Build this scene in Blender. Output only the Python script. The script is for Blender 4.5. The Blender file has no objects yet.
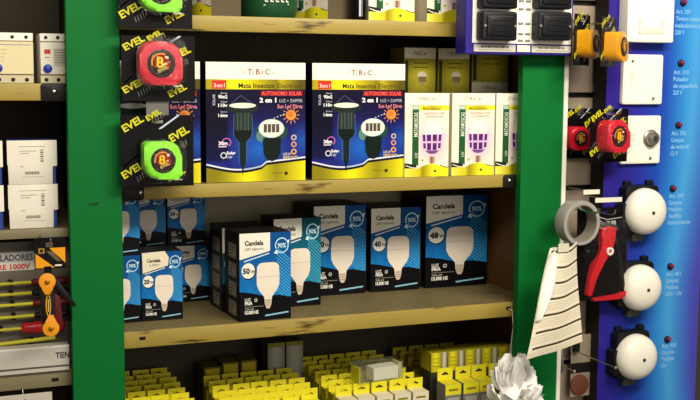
import bpy, bmesh, math, random
from mathutils import Vector, Matrix, Euler

random.seed(7)
scene = bpy.context.scene
COL = scene.collection
R = math.radians

# ------------------------------------------------------------------ camera
def make_camera():
    a, p, r = R(21.93), R(6.23), R(.37)
    fw = Vector((math.sin(a) * math.cos(p), math.cos(a) * math.cos(p), -math.sin(p)))
    rt = Vector((math.cos(a), -math.sin(a), 0)); up = rt.cross(fw)
    Rv = rt * math.cos(r) + up * math.sin(r); Uv = up * math.cos(r) - rt * math.sin(r)
    cam = bpy.data.cameras.new('camera'); cam.sensor_width = 36; cam.lens = 36 * 1100 / 700
    cam.clip_start = .02
    o = bpy.data.objects.new('camera', cam); COL.objects.link(o)
    m = Matrix((Rv, Uv, -fw)).transposed().to_4x4(); m.translation = Vector((-.898, -2.232, 1.463))
    o.matrix_world = m
    scene.camera = o
make_camera()

# ------------------------------------------------------------------ world and light
def make_light():
    w = bpy.data.worlds.new('shop_air'); scene.world = w; w.use_nodes = True
    bg = w.node_tree.nodes['Background']; bg.inputs[0].default_value = (1, .93, .80, 1); bg.inputs[1].default_value = .11
    for (x, y, z, sx, sy, e, aim) in ((.65, -1.6, 2.5, 1.3, .35, 38, (.3, .1, 1.5)), (-.6, -1.75, 2.5, 1.3, .35, 21, (-.15, .1, 1.4))):
        l = bpy.data.lights.new('ceiling_tube_light', 'AREA'); l.shape = 'RECTANGLE'; l.size = sx; l.size_y = sy
        l.energy = e; l.color = (1, .93, .79)
        o = bpy.data.objects.new('ceiling_tube_light', l); COL.objects.link(o); o.location = (x, y, z)
        o.rotation_euler = (Vector(aim) - o.location).to_track_quat('-Z', 'Y').to_euler()
    l = bpy.data.lights.new('added_front_fill', 'AREA'); l.shape = 'RECTANGLE'; l.size = 2.4; l.size_y = 1.6; l.energy = 27; l.color = (1, .96, .88)  # frontal fill added to brighten the shelf interiors, no window known there
    o = bpy.data.objects.new('added_front_fill', l); COL.objects.link(o); o.location = (.3, -4.2, 1.75)
    o.rotation_euler = (Vector((.1, 0, 1.3)) - o.location).to_track_quat('-Z', 'Y').to_euler()
    v = scene.view_settings; v.view_transform = 'Standard'; v.look = 'None'; v.gamma = 1; v.use_curve_mapping = False
    v.exposure = .17
make_light()

# ------------------------------------------------------------------ materials
def lin(h):
    if isinstance(h, str):
        h = h.lstrip('#'); h = [int(h[i:i + 2], 16) / 255 for i in (0, 2, 4)]
    return tuple(c / 12.92 if c <= .04045 else ((c + .055) / 1.055) ** 2.4 for c in h) + (1,)

MATS = {}
def mat(name, col=None, rough=.5, metal=0, var=.12, scale=30, bump=0, coat=0, col2=None, wear=None, stretch=(1, 1, 1), spec=.28):
    """procedural surface; col None = printed colour read from the mesh"""
    if name in MATS: return MATS[name]
    m = bpy.data.materials.new(name); m.use_nodes = True; N = m.node_tree.nodes; L = m.node_tree.links
    b = N['Principled BSDF']; b.inputs['Roughness'].default_value = rough; b.inputs['Metallic'].default_value = metal
    b.inputs['Coat Weight'].default_value = coat; b.inputs['Specular IOR Level'].default_value = spec
    tc = N.new('ShaderNodeTexCoord'); mp = N.new('ShaderNodeMapping'); mp.inputs['Scale'].default_value = stretch
    L.new(tc.outputs['Object'], mp.inputs[0])
    nz = N.new('ShaderNodeTexNoise'); nz.inputs['Scale'].default_value = scale; nz.inputs['Detail'].default_value = 5
    L.new(mp.outputs[0], nz.inputs['Vector'])
    mx = N.new('ShaderNodeMix'); mx.data_type = 'RGBA'
    L.new(nz.outputs['Fac'], mx.inputs['Factor'])
    if col is None:
        at = N.new('ShaderNodeAttribute'); at.attribute_name = 'Col'
        mu = N.new('ShaderNodeMix'); mu.data_type = 'RGBA'; mu.blend_type = 'MULTIPLY'; mu.inputs['Factor'].default_value = 1
        L.new(at.outputs['Color'], mu.inputs['A']); g = 1 - var; mu.inputs['B'].default_value = (g, g, g, 1)
        L.new(at.outputs['Color'], mx.inputs['A']); L.new(mu.outputs['Result'], mx.inputs['B'])
    else:
        c = lin(col); mx.inputs['A'].default_value = tuple(x * (1 - var) for x in c[:3]) + (1,)
        mx.inputs['B'].default_value = lin(col2) if col2 else tuple(min(1, x * (1 + var)) for x in c[:3]) + (1,)
    out = mx.outputs['Result']
    if wear:
        n2 = N.new('ShaderNodeTexNoise'); n2.inputs['Scale'].default_value = wear[1]; n2.inputs['Detail'].default_value = 8
        m2 = N.new('ShaderNodeMapping'); m2.inputs['Scale'].default_value = wear[2]
        L.new(tc.outputs['Object'], m2.inputs[0]); L.new(m2.outputs[0], n2.inputs['Vector'])
        rp = N.new('ShaderNodeValToRGB'); rp.color_ramp.elements[0].position = wear[3]; rp.color_ramp.elements[1].position = wear[3] + .08
        L.new(n2.outputs['Fac'], rp.inputs[0])
        mw = N.new('ShaderNodeMix'); mw.data_type = 'RGBA'; L.new(rp.outputs[0], mw.inputs['Factor'])
        L.new(out, mw.inputs['A']); mw.inputs['B'].default_value = lin(wear[0]); out = mw.outputs['Result']
    L.new(out, b.inputs['Base Color'])
    if bump:
        bp = N.new('ShaderNodeBump'); bp.inputs['Strength'].default_value = bump; bp.inputs['Distance'].default_value = .002
        L.new(nz.outputs['Fac'], bp.inputs['Height']); L.new(bp.outputs[0], b.inputs['Normal'])
    MATS[name] = m
    return m

def clear_mat(name, gloss=.12, tint=(1, 1, 1), bump=.5, scale=40, rough=.08):
    if name in MATS: return MATS[name]
    m = bpy.data.materials.new(name); m.use_nodes = True; N = m.node_tree.nodes; L = m.node_tree.links
    N.remove(N['Principled BSDF']); out = N['Material Output']
    t = N.new('ShaderNodeBsdfTransparent'); t.inputs[0].default_value = tint + (1,)
    g = N.new('ShaderNodeBsdfGlossy'); g.inputs['Roughness'].default_value = rough
    mx = N.new('ShaderNodeMixShader'); mx.inputs[0].default_value = gloss
    nz = N.new('ShaderNodeTexNoise'); nz.inputs['Scale'].default_value = scale
    bp = N.new('ShaderNodeBump'); bp.inputs['Strength'].default_value = bump; bp.inputs['Distance'].default_value = .004
    L.new(nz.outputs['Fac'], bp.inputs['Height']); L.new(bp.outputs[0], g.inputs['Normal'])
    L.new(t.outputs[0], mx.inputs[1]); L.new(g.outputs[0], mx.inputs[2]); L.new(mx.outputs[0], out.inputs[0])
    MATS[name] = m
    return m

PRINT = mat('printed_card', None, .42, spec=.12, var=.05, scale=60)
PRINT_MATT = mat('printed_matt_paper', None, .7, var=.06, scale=60)
GREEN = mat('green_paint', '#036a2b', .55, spec=.15, var=.07, scale=6, bump=.08, wear=('#064f22', 9, (1, 1, .25), .68))
OCHRE = mat('ochre_lip_paint', '#a58f45', .38, spec=.3, var=.22, scale=14, bump=.1, stretch=(.3, 1, 1), wear=('#4a3512', 16, (.35, 1, 3), .6))
OCHRE2 = mat('grey_ochre_lip_paint', '#81785a', .45, var=.2, scale=14, bump=.1, stretch=(.3, 1, 1), wear=('#3e3420', 16, (.35, 1, 3), .68))
BOARD = mat('shelf_board_paint', '#7c6d45', .5, var=.25, scale=9, bump=.12, wear=('#54441f', 12, (.4, 1, 1), .62))
DARKWALL = mat('dark_brown_board', '#4e4536', .7, var=.2, scale=8, bump=.1)
BROWN = mat('brown_side_board', '#6b4a24', .6, var=.22, scale=7, bump=.1, stretch=(1, 1, .3))
BLACKM = mat('black_steel', '#16120f', .5, var=.2, scale=20)
BLACKP = mat('black_plastic', '#121214', .42, var=.15, scale=60, bump=.05)
WHITEP = mat('white_plastic', '#f6f2e4', .35, var=.03, scale=20)
CREAMP = mat('cream_plastic', '#e9e2cf', .4, var=.05, scale=20)
GREYP = mat('grey_plastic', '#8d8a83', .4, var=.1, scale=30)
STEEL = mat('bright_steel', '#c9c6bf', .25, metal=1, var=.1, scale=40)
DULLST = mat('dull_steel', '#9b968c', .4, metal=.8, var=.15, scale=40)
CARDB = mat('black_card', '#0b080a', .5, spec=.12, var=.1, scale=40)
CLEAR = clear_mat('clear_blister', .035, (.98, .98, .98), 1, 26, .06)
CLEARBOX = clear_mat('clear_box_plastic', .14, (.97, .98, .96), .4, 30, .12)

# ------------------------------------------------------------------ object helpers
def empty(name, loc=(0, 0, 0), rz=0, label=None, cat=None, group=None):
    o = bpy.data.objects.new(name, None); COL.objects.link(o); o.empty_display_size = .02
    o.location = loc; o.rotation_euler = (0, 0, R(rz)); tag(o, label, cat, group)
    return o

def tag(o, label=None, cat=None, group=None, kind=None):
    if label: o['label'] = label
    if cat: o['category'] = cat
    if group: o['group'] = group
    if kind: o['kind'] = kind
    return o

def link(name, me, parent=None, loc=(0, 0, 0), rot=(0, 0, 0)):
    o = bpy.data.objects.new(name, me); COL.objects.link(o); o.parent = parent; o.location = loc
    o.rotation_euler = tuple(R(x) for x in rot)
    return o

def copy_tree(o, parent=None):
    c = o.copy(); COL.objects.link(c); c.parent = parent
    for ch in list(o.children): copy_tree(ch, c)
    return c

def fin(bm, name, m, smooth=None):
    bmesh.ops.recalc_face_normals(bm, faces=bm.faces)
    me = bpy.data.meshes.new(name); bm.to_mesh(me); bm.free()
    for mm in (m if isinstance(m, (list, tuple)) else [m]): me.materials.append(mm)
    if smooth is not None:
        me.polygons.foreach_set('use_smooth', [True] * len(me.polygons)); me.set_sharp_from_angle(angle=R(smooth))
    return me

def bm_box(bm, x0, x1, y0, y1, z0, z1, bev=0, seg=1):
    r = bmesh.ops.create_cube(bm, size=1)
    for v in r['verts']:
        v.co = Vector(((x0 + x1) / 2 + v.co.x * (x1 - x0), (y0 + y1) / 2 + v.co.y * (y1 - y0), (z0 + z1) / 2 + v.co.z * (z1 - z0)))
    if bev:
        ed = list({e for v in r['verts'] for e in v.link_edges})
        bmesh.ops.bevel(bm, geom=ed, offset=bev, segments=seg, profile=.5, affect='EDGES')

def box(name, x0, x1, y0, y1, z0, z1, m, parent=None, bev=.001, seg=1):
    bm = bmesh.new(); bm_box(bm, x0, x1, y0, y1, z0, z1, bev, seg)
    return link(name, fin(bm, name, m, 40), parent)

def prism_bm(bm, pts, y0, y1, bev=0, seg=2):
    """outline in x,z extruded from y0 (front) to y1; front rim bevelled"""
    a = [bm.verts.new((x, y0, z)) for x, z in pts]; b = [bm.verts.new((x, y1, z)) for x, z in pts]
    f = bm.faces.new(a); bm.faces.new(b[::-1]); n = len(pts)
    for i in range(n): bm.faces.new((a[i], b[i], b[(i + 1) % n], a[(i + 1) % n]))
    if bev: bmesh.ops.bevel(bm, geom=list(f.edges), offset=bev, segments=seg, profile=.5, affect='EDGES')

def prism(name, pts, y0, y1, m, parent=None, bev=0, seg=2, smooth=35):
    bm = bmesh.new(); prism_bm(bm, pts, y0, y1, bev, seg)
    return link(name, fin(bm, name, m, smooth), parent)

def lathe_bm(bm, prof, n=24, axis='z', cx=0, cy=0, cz=0):
    rings = []
    for r, h in prof:
        ring = []
        for i in range(n if r > 1e-6 else 1):
            t = 2 * math.pi * i / n; u, v = r * math.cos(t), r * math.sin(t)
            p = (u, v, h) if axis == 'z' else ((u, -h, v) if axis == 'y' else (h, u, v))
            ring.append(bm.verts.new((p[0] + cx, p[1] + cy, p[2] + cz)))
        rings.append(ring)
    for a, b in zip(rings, rings[1:]):
        for i in range(n):
            j = (i + 1) % n
            if len(a) == 1 and len(b) == 1: break
            if len(a) == 1: bm.faces.new((a[0], b[i], b[j]))
            elif len(b) == 1: bm.faces.new((a[i], a[j], b[0]))
            else: bm.faces.new((a[i], a[j], b[j], b[i]))

def lathe(name, prof, m, parent=None, n=24, axis='z', loc=(0, 0, 0), smooth=40):
    """axis 'y': the profile height grows toward the viewer (-y)"""
    bm = bmesh.new(); lathe_bm(bm, prof, n, axis)
    return link(name, fin(bm, name, m, smooth), parent, loc)

def tube_bm(bm, pts, r, n=8):
    pts = [Vector(p) for p in pts]; rings = []
    for i, p in enumerate(pts):
        d = (pts[min(i + 1, len(pts) - 1)] - pts[max(i - 1, 0)]).normalized()
        u = d.cross(Vector((0, 0, 1)));  u = u if u.length > .05 else d.cross(Vector((1, 0, 0))); u.normalize(); w = d.cross(u)
        rr = r[i] if isinstance(r, (list, tuple)) else r
        rings.append([bm.verts.new(p + (u * math.cos(2 * math.pi * k / n) + w * math.sin(2 * math.pi * k / n)) * rr) for k in range(n)])
    for a, b in zip(rings, rings[1:]):
        for k in range(n): bm.faces.new((a[k], a[(k + 1) % n], b[(k + 1) % n], b[k]))
    bm.faces.new(rings[0]); bm.faces.new(rings[-1][::-1])

def tube(name, pts, r, m, parent=None, n=8):
    bm = bmesh.new(); tube_bm(bm, pts, r, n)
    return link(name, fin(bm, name, m, 50), parent)

def rrect(x0, x1, z0, z1, r, n=4):
    rs = r if isinstance(r, (list, tuple)) else (r,) * 4        # bl, br, tr, tl
    out = []
    for (cx, cz, a0, q) in ((x0 + rs[0], z0 + rs[0], 180, rs[0]), (x1 - rs[1], z0 + rs[1], 270, rs[1]), (x1 - rs[2], z1 - rs[2], 0, rs[2]), (x0 + rs[3], z1 - rs[3], 90, rs[3])):
        k = n if q > 1e-4 else 0
        for i in range(k + 1):
            t = R(a0 + (90 * i / k if k else 0)); out.append((cx + q * math.cos(t), cz + q * math.sin(t)))
    return out

# ------------------------------------------------------------------ flat print
TXT = {}
def text_shape(s, bold=0):
    k = (s, bold)
    if k not in TXT:
        cu = bpy.data.curves.new('t', 'FONT'); cu.body = s; cu.size = 1; cu.resolution_u = 2; cu.offset = bold; cu.fill_mode = 'FRONT'
        o = bpy.data.objects.new('t', cu); COL.objects.link(o)
        dg = bpy.context.evaluated_depsgraph_get(); me = o.evaluated_get(dg).to_mesh()
        v = [(p.co.x, p.co.y) for p in me.vertices]; f = [tuple(p.vertices) for p in me.polygons]
        o.evaluated_get(dg).to_mesh_clear(); bpy.data.objects.remove(o); bpy.data.curves.remove(cu)
        xs = [p[0] for p in v] or [0]; ys = [p[1] for p in v] or [0]
        TXT[k] = (v, f, min(xs), max(xs), min(ys), max(ys))
    return TXT[k]

class Art:
    """flat print laid on a face. design space sx by sy (y down) mapped to W by H metres, origin at the bottom centre"""
    def __init__(s, W, H, sx, sy): s.W, s.H, s.sx, s.sy = W, H, sx, sy; s.V, s.F, s.C = [], [], []
    def P(s, x, y, l): return ((x / s.sx - .5) * s.W, -.0002 - l * .00018, s.H * (1 - y / s.sy))
    def poly(s, pts, col, l=0):
        b = len(s.V); s.V += [s.P(x, y, l) for x, y in pts]; s.F.append(tuple(range(b, b + len(pts))))
        s.C.append([lin(c) for c in col] if isinstance(col, list) else [lin(col)] * len(pts)); return s
    def rect(s, x0, y0, x1, y1, col, l=0): return s.poly([(x0, y0), (x1, y0), (x1, y1), (x0, y1)], col, l)
    def ell(s, cx, cy, rx, ry, col, l=0, n=20): return s.poly([(cx + rx * math.cos(2 * math.pi * i / n), cy + ry * math.sin(2 * math.pi * i / n)) for i in range(n)], col, l)
    def ring(s, cx, cy, r0, r1, col, l=0, a0=0, a1=360, n=20, ar=1):
        for i in range(n):
            t, u = R(a0 + (a1 - a0) * i / n), R(a0 + (a1 - a0) * (i + 1) / n)
            s.poly([(cx + r0 * math.cos(t), cy + r0 * ar * math.sin(t)), (cx + r1 * math.cos(t), cy + r1 * ar * math.sin(t)), (cx + r1 * math.cos(u), cy + r1 * ar * math.sin(u)), (cx + r0 * math.cos(u), cy + r0 * ar * math.sin(u))], col, l)
        return s
    def line(s, pts, w, col, l=0):
        for (x0, y0), (x1, y1) in zip(pts, pts[1:]):
            d = math.hypot(x1 - x0, y1 - y0) or 1; nx, ny = -(y1 - y0) / d * w / 2, (x1 - x0) / d * w / 2
            s.poly([(x0 + nx, y0 + ny), (x1 + nx, y1 + ny), (x1 - nx, y1 - ny), (x0 - nx, y0 - ny)], col, l)
        return s
    def grid(s, x0, y0, x1, y1, nx, ny, fn, l=0):
        for i in range(nx):
            for j in range(ny):
                q = [(x0 + (x1 - x0) * (i + a) / nx, y0 + (y1 - y0) * (j + b) / ny) for a, b in ((0, 0), (1, 0), (1, 1), (0, 1))]
                s.poly(q, [fn(*p) for p in q], l)
        return s
    def text(s, t, x, y, h, col, l=0, w=None, rot=0, bold=.01, align='l'):
        """baseline start x,y; h = letter height, w = width to squeeze the text into (design units)"""
        v, f, x0, x1, y0, y1 = text_shape(t, bold)
        k = h / .72; kx = k if w is None else w / max(1e-6, x1 - x0)
        off = {'l': -x0, 'c': -(x0 + x1) / 2, 'r': -x1}[align]; b = len(s.V); c, sn = math.cos(R(rot)), math.sin(R(rot))
        for px, py in v:
            u, q = (px + off) * kx, -py * k
            s.V.append(s.P(x + u * c + q * sn, y - u * sn + q * c, l))
        for ff in f: s.F.append(tuple(i + b for i in ff)); s.C.append([lin(col)] * len(ff))
        return s
    def mesh(s, name='print', m=None):
        me = bpy.data.meshes.new(name); me.from_pydata(s.V, [], s.F)
        at = me.color_attributes.new('Col', 'FLOAT_COLOR', 'CORNER')
        flat = [x for c in s.C for v in c for x in v]; at.data.foreach_set('color', flat)
        me.materials.append(m or PRINT); me.update(); return me

def mixc(a, b, t):
    a, b = [[int(h.lstrip('#')[i:i + 2], 16) / 255 for i in (0, 2, 4)] for h in (a, b)]
    t = max(0, min(1, t)); return '#%02x%02x%02x' % tuple(int(255 * (p + (q - p) * t)) for p, q in zip(a, b))

# ================================================================== THE SETTING
def structure():
    tag(box('floor', -3, 3, -4, 1, -.05, 0, mat('floor_tiles', '#7a6a55', .5, var=.2, scale=3), bev=0), kind='structure')
    tag(box('wall_back', -3, 3, .44, .5, 0, 3.2, DARKWALL, bev=0), kind='structure')
structure()

def post(x0, x1, label, strip=False):
    t = empty('green_post', ((x0 + x1) / 2, 0, 0), 0, label, 'post'); w = (x1 - x0) / 2
    box('post_board', -w, w, 0, .022, 0, 2.3, GREEN, t, .0012)
    if strip: box('white_edge_strip', w, w + .0115, -.002, .02, 0, 2.3, WHITEP, t, .001)
    else:
        a = Art(.03, .012, 10, 5); a.poly([(0, 4), (3, 1.6), (6, 1.5), (7.5, .6), (9, 2), (7, 3.4), (4, 3)], '#0d4420')
        link('scratch', a.mesh('scratch'), t, (-.005, 0, 1.205))
post(-.603, -.498, 'green painted shelf post with a small scratch, between the screwdrivers and the tape measures')
post(.431, .543, 'green painted shelf post with a white edge strip, behind the printed sheet', True)

for x, nm in ((-.552, 'dark upright board behind the scratched green post'), (.512, 'brown side board of the shelf bay beside the largest bulb box')):
    tag(box('shelf_side_board', x - .008, x + .008, .024, .438, 0, 2.3, BROWN if x > 0 else BLACKM, bev=.001), nm, 'board')

def shelf(x0, x1, top, bot, label, lip=OCHRE, slots=(), brackets=()):
    t = empty('shelf', ((x0 + x1) / 2, .03, top), 0, label, 'shelf', 'painted metal shelves'); w = (x1 - x0) / 2; h = top - bot
    cx = (x0 + x1) / 2
    box('shelf_board', -w, w, .0015, .405, -.006, 0, BOARD, t, .0005)
    box('front_lip', -w, w, -.001, .005, -h, .0008, lip, t, .0022, 2)
    for sx, sz, sw, sh in slots:
        s = box('slot', sx - cx - sw / 2, sx - cx + sw / 2, -.0016, -.0008, sz - top - sh / 2, sz - top + sh / 2, BLACKM, t, 0)
    for bx0, bx1, bolt in brackets:
        b = prism('bracket', rrect(bx0 - cx, bx1 - cx, -h - .001, .001, .006), -.004, -.0015, BLACKM, t, .0008)
        lathe('bolt', [(0, .004), (.003, .0038), (.005, .002), (.0055, 0)], STEEL, b, 12, 'y', (bolt - cx, -.004, -h * .45))
    return t
shelf(-.543, .503, 1.594, 1.562, 'uppermost yellow painted shelf carrying the green tin and bug lamp boxes')
shelf(-.543, .503, 1.242, 1.2135, 'yellow painted shelf carrying the solar lamp boxes', brackets=((-.505, -.448, -.456), (.400, .45, .416)))
shelf(-.543, .503, .936, .901, 'yellow painted shelf carrying the blue bulb boxes', slots=((-.455, .921, .013, .007), (.423, .922, .012, .008)))
shelf(-.543, .503, .62, .585, 'low shelf under the small yellow cartons')
shelf(-1.1, -.561, 1.4515, 1.418, 'ochre shelf carrying the two electrical modules', brackets=((-.65, -.561, -.625),))
shelf(-1.1, -.561, 1.161, 1.143, 'narrow grey shelf under the white cartons', OCHRE2)
shelf(-1.1, -.561, .869, .835, 'grey shelf under the screwdrivers and silver tray', OCHRE2, slots=((-.635, .85, .014, .007),))

tag(box('back_panel', -.54, .5, .432, .4385, .94, 1.23, mat('grey_back_panel', '#b4a98c', .6, var=.15, scale=6), bev=.0008), 'plain grey back panel behind the blue bulb boxes', 'panel')

# slat wall on the other side of the white edged post
def slat_wall():
    t = empty('slat_wall', (.6, .04, .3), 0, 'grey slotted wall between the green post and the blue panel', 'slat wall')
    SL = mat('slat_grey', '#a08f7c', .55, var=.12, scale=12)
    box('backing', -.075, .07, .014, .03, 0, 1.6, BLACKM, t, 0)
    zs = [0, .26, .47, .69, .905, 0.925 + .205, 1.35, 1.6]
    for a, b in zip(zs, zs[1:]): box('slat', -.075, .07, 0, .0135, a + .006, b - .006, SL, t, .003, 2)
slat_wall()

def hook(x, z, y0=.04, y1=-.10, label='', r=.0018, ball=False, extra=0):
    t = empty('peg_hook', (x, y0, z), 0, label, 'hook', 'wire hooks on the slat wall and shelves')
    box('hook_plate', -.012, .012, -.004, 0, -.02, .012, DULLST, t, .001)
    tube('wire', [(0, -.002, 0), (0, y1 - y0 + .012, 0), (0, y1 - y0 + .003, .004), (0, y1 - y0, .012)] if not ball else [(0, -.002, 0), (0, y1 - y0, 0)], r, STEEL, t)
    if ball: lathe('ball_tip', [(0, -.004), (.003, -.003), (.0042, 0), (.003, .003), (0, .004)], STEEL, t, 10, 'z', (0, y1 - y0, 0))
    return t

# ================================================================== BOXES
def solar_art(W, H):
    a = Art(W, H, 100, 120)
    a.rect(0, 0, 100, 17, '#fffbe6')
    for ch, x, c in (('i', 37, '#b9a98f'), ('T', 41, '#c86050'), ('i', 46, '#b9a98f'), ('B', 49.5, '#8c5a50'), ('i', 55, '#b05848'), ('C', 58.5, '#7d6a60')): a.text(ch, x, 12, 5.5, c, 1, bold=.02)
    a.text('.ar', 64.5, 12, 3, '#b8ad98', 1)
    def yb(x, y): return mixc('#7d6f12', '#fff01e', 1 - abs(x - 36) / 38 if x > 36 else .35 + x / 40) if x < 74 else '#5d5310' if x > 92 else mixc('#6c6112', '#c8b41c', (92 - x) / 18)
    a.grid(0, 17, 100, 27, 20, 1, yb)
    a.rect(6, 18, 20, 26.6, '#d8362a', 1); a.text('3en1', 13, 25, 4.2, '#ffe9dd', 2, w=11, align='c')
    a.text('Mata Insectos', 32, 25.6, 5, '#3c360a', 1, w=36, bold=.02); a.text('Electrico', 71, 25.6, 5, '#4a430c', 1, w=25)
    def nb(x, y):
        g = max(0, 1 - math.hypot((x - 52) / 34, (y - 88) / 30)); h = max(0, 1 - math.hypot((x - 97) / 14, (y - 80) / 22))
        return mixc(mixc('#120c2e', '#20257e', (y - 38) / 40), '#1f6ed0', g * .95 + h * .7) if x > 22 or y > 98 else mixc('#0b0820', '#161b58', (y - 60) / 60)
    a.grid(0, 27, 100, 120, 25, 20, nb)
    # swoosh
    sw = lambda x: 107 + 4 * math.sin((x - 8) / 100 * 6.28) if x < 60 else 103.6 - (x - 60) * .10
    xs = [i * 5 for i in range(21)]
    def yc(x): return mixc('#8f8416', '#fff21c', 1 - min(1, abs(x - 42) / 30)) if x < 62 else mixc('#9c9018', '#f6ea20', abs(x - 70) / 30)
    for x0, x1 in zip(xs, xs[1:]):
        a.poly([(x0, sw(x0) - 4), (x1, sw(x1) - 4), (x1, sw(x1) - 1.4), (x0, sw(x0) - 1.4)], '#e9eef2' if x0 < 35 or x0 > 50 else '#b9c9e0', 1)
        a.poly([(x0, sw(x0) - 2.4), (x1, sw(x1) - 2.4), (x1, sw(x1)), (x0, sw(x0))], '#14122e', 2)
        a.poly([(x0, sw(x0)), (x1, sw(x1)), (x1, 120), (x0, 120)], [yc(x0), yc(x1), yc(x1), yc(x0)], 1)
    a.ell(80, 112.5, 2, 2, '#3f3a08', 2, 8); a.line([(66, 112), (76, 112)], 1.2, '#857a14', 2)
    # hanging stake lamp
    a.line([(22, 44), (34, 33), (50, 44)], .8, '#46506a', 1)
    a.poly([(19, 45), (23, 41.5), (49, 41.5), (53, 45), (50, 48.6), (45, 50), (27, 50), (22, 48.6)], '#1d2b24', 1)
    a.ell(36, 43.2, 13.5, 2.7, '#eef0dc', 2)
    a.poly([(28, 50), (44.5, 50), (44.5, 72), (42, 76), (30, 76), (28, 72)], '#27352f', 1)
    for x in (30.5, 34, 38, 41): a.rect(x, 51, x + 1, 69, '#4c5a56', 2)
    a.poly([(27, 68), (45.5, 68), (44, 75), (40, 79), (32, 79), (28.5, 75)], '#0e1a16', 3)
    a.poly([(33, 79), (39.5, 79), (39, 101), (37, 106), (36, 114), (35, 106), (33.5, 101)], '#16241f', 2)
    for x, s in ((27.3, -1), (45.3, 1)): a.line([(x, 52), (x + s * .6, 72), (36 + s * 4.2, 80), (36 + s * 3.6, 101)], .5, '#54708c', 3)
    # second lamp seen from above
    a.ell(65, 70, 16.5, 11, '#23483f', 1, 26); a.ell(54, 74, 4.5, 6, '#5f8a82', 2, 12)
    a.poly([(56, 76), (75, 76), (74, 92), (71, 98), (65.5, 100), (60, 98), (57, 92)], '#0f1f1a', 2)
    a.ell(65, 66.5, 13, 9.5, '#dfe9e2', 3, 26); a.ell(65, 66.2, 11.4, 8, '#fbf7e4', 4, 24)
    for i in range(4): a.rect(57 + i * 4.2, 62, 60.4 + i * 4.2, 70.5, '#5a5148', 5)
    # lettering
    a.rect(54, 28.2, 97, 33.6, '#7d1320', 1); a.text('AUTONOMO SOLAR', 55, 33, 4.2, '#ff5f58', 2, w=41, bold=.025)
    a.text('2 en 1', 53, 40, 4.6, '#ffffff', 1, w=17, bold=.04); a.text('LUZ + ZAPPER', 73, 40, 3.4, '#b9b6c6', 1, w=24)
    a.text('Sun Led Dirva', 71, 46, 4, '#f08a92', 1, w=26, bold=.02)
    for y, t, u in ((36, '90m2', 'Area'), (44.5, '110v', 'Voltaje'), (54.5, '1-6mm', 'Alcance')): a.text(t, 12, y, 3.4, '#ffffff', 1, w=9, bold=.03); a.text(u, 14, y - 4.4, 1.8, '#b8b8c6', 1, w=7)
    a.text('SOLAR', 9, 43, 2.6, '#cfcfe0', 1, w=11, rot=90)
    for k in range(12):
        t = R(k * 30); a.line([(85 + 6 * math.cos(t), 53 + 6 * math.sin(t)), (85 + 9 * math.cos(t), 53 + 9 * math.sin(t))], .9, '#e08a3e', 1)
    a.ell(85, 53, 5.3, 5.3, '#f0963c', 2); a.ell(84, 52, 3, 3, '#d87838', 3)
    for i in range(4): a.ell(68 + i * 3.2, 56 - i * 1.3, .8, .7, '#c9d4ef', 1, 6)
    a.ring(20, 80, 3.6, 4.6, '#d06ab4', 1, 120, 420); a.text('30m', 12, 82.5, 3.6, '#ffffff', 2, w=9, bold=.03); a.rect(12, 83.6, 20, 84.8, '#d8cfe6', 1)
    a.ring(17, 93, 2.2, 3.4, '#d8d6e2', 1, n=8); a.text('Solar', 20, 92, 3, '#ffffff', 1, w=9, bold=.03); a.text('1W', 20, 96.4, 3, '#d5d5e4', 1)
    for y, c in ((76, '#c9b4a8'), (83, '#e2986a'), (90.5, '#f0b04a')): a.ring(88, y, 1.6, 3, c, 1, n=12)
    a.text('LUZ UV', 77, 94, 2.6, '#e9e0c8', 1, w=8, bold=.02); a.text('REPELENTE', 77, 97.4, 2.6, '#f0c98a', 1, w=15, bold=.02)
    return a

def carton(name, W, D, H, m, parent, bev=.0008): return box(name, -W / 2, W / 2, 0, D, 0, H, m, parent, bev)

NAVY = mat('navy_card', '#151338', .45, var=.1, scale=20)
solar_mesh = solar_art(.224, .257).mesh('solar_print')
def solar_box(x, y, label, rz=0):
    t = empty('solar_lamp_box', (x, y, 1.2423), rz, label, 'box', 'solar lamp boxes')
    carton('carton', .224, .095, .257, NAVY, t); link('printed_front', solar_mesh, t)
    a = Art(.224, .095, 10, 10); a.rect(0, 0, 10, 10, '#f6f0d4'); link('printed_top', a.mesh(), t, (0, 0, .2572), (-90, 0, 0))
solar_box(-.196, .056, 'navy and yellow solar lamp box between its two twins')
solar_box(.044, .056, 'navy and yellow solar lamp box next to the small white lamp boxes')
solar_box(-.432, .058, 'solar lamp box mostly hidden behind the hanging tape measures')

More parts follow.
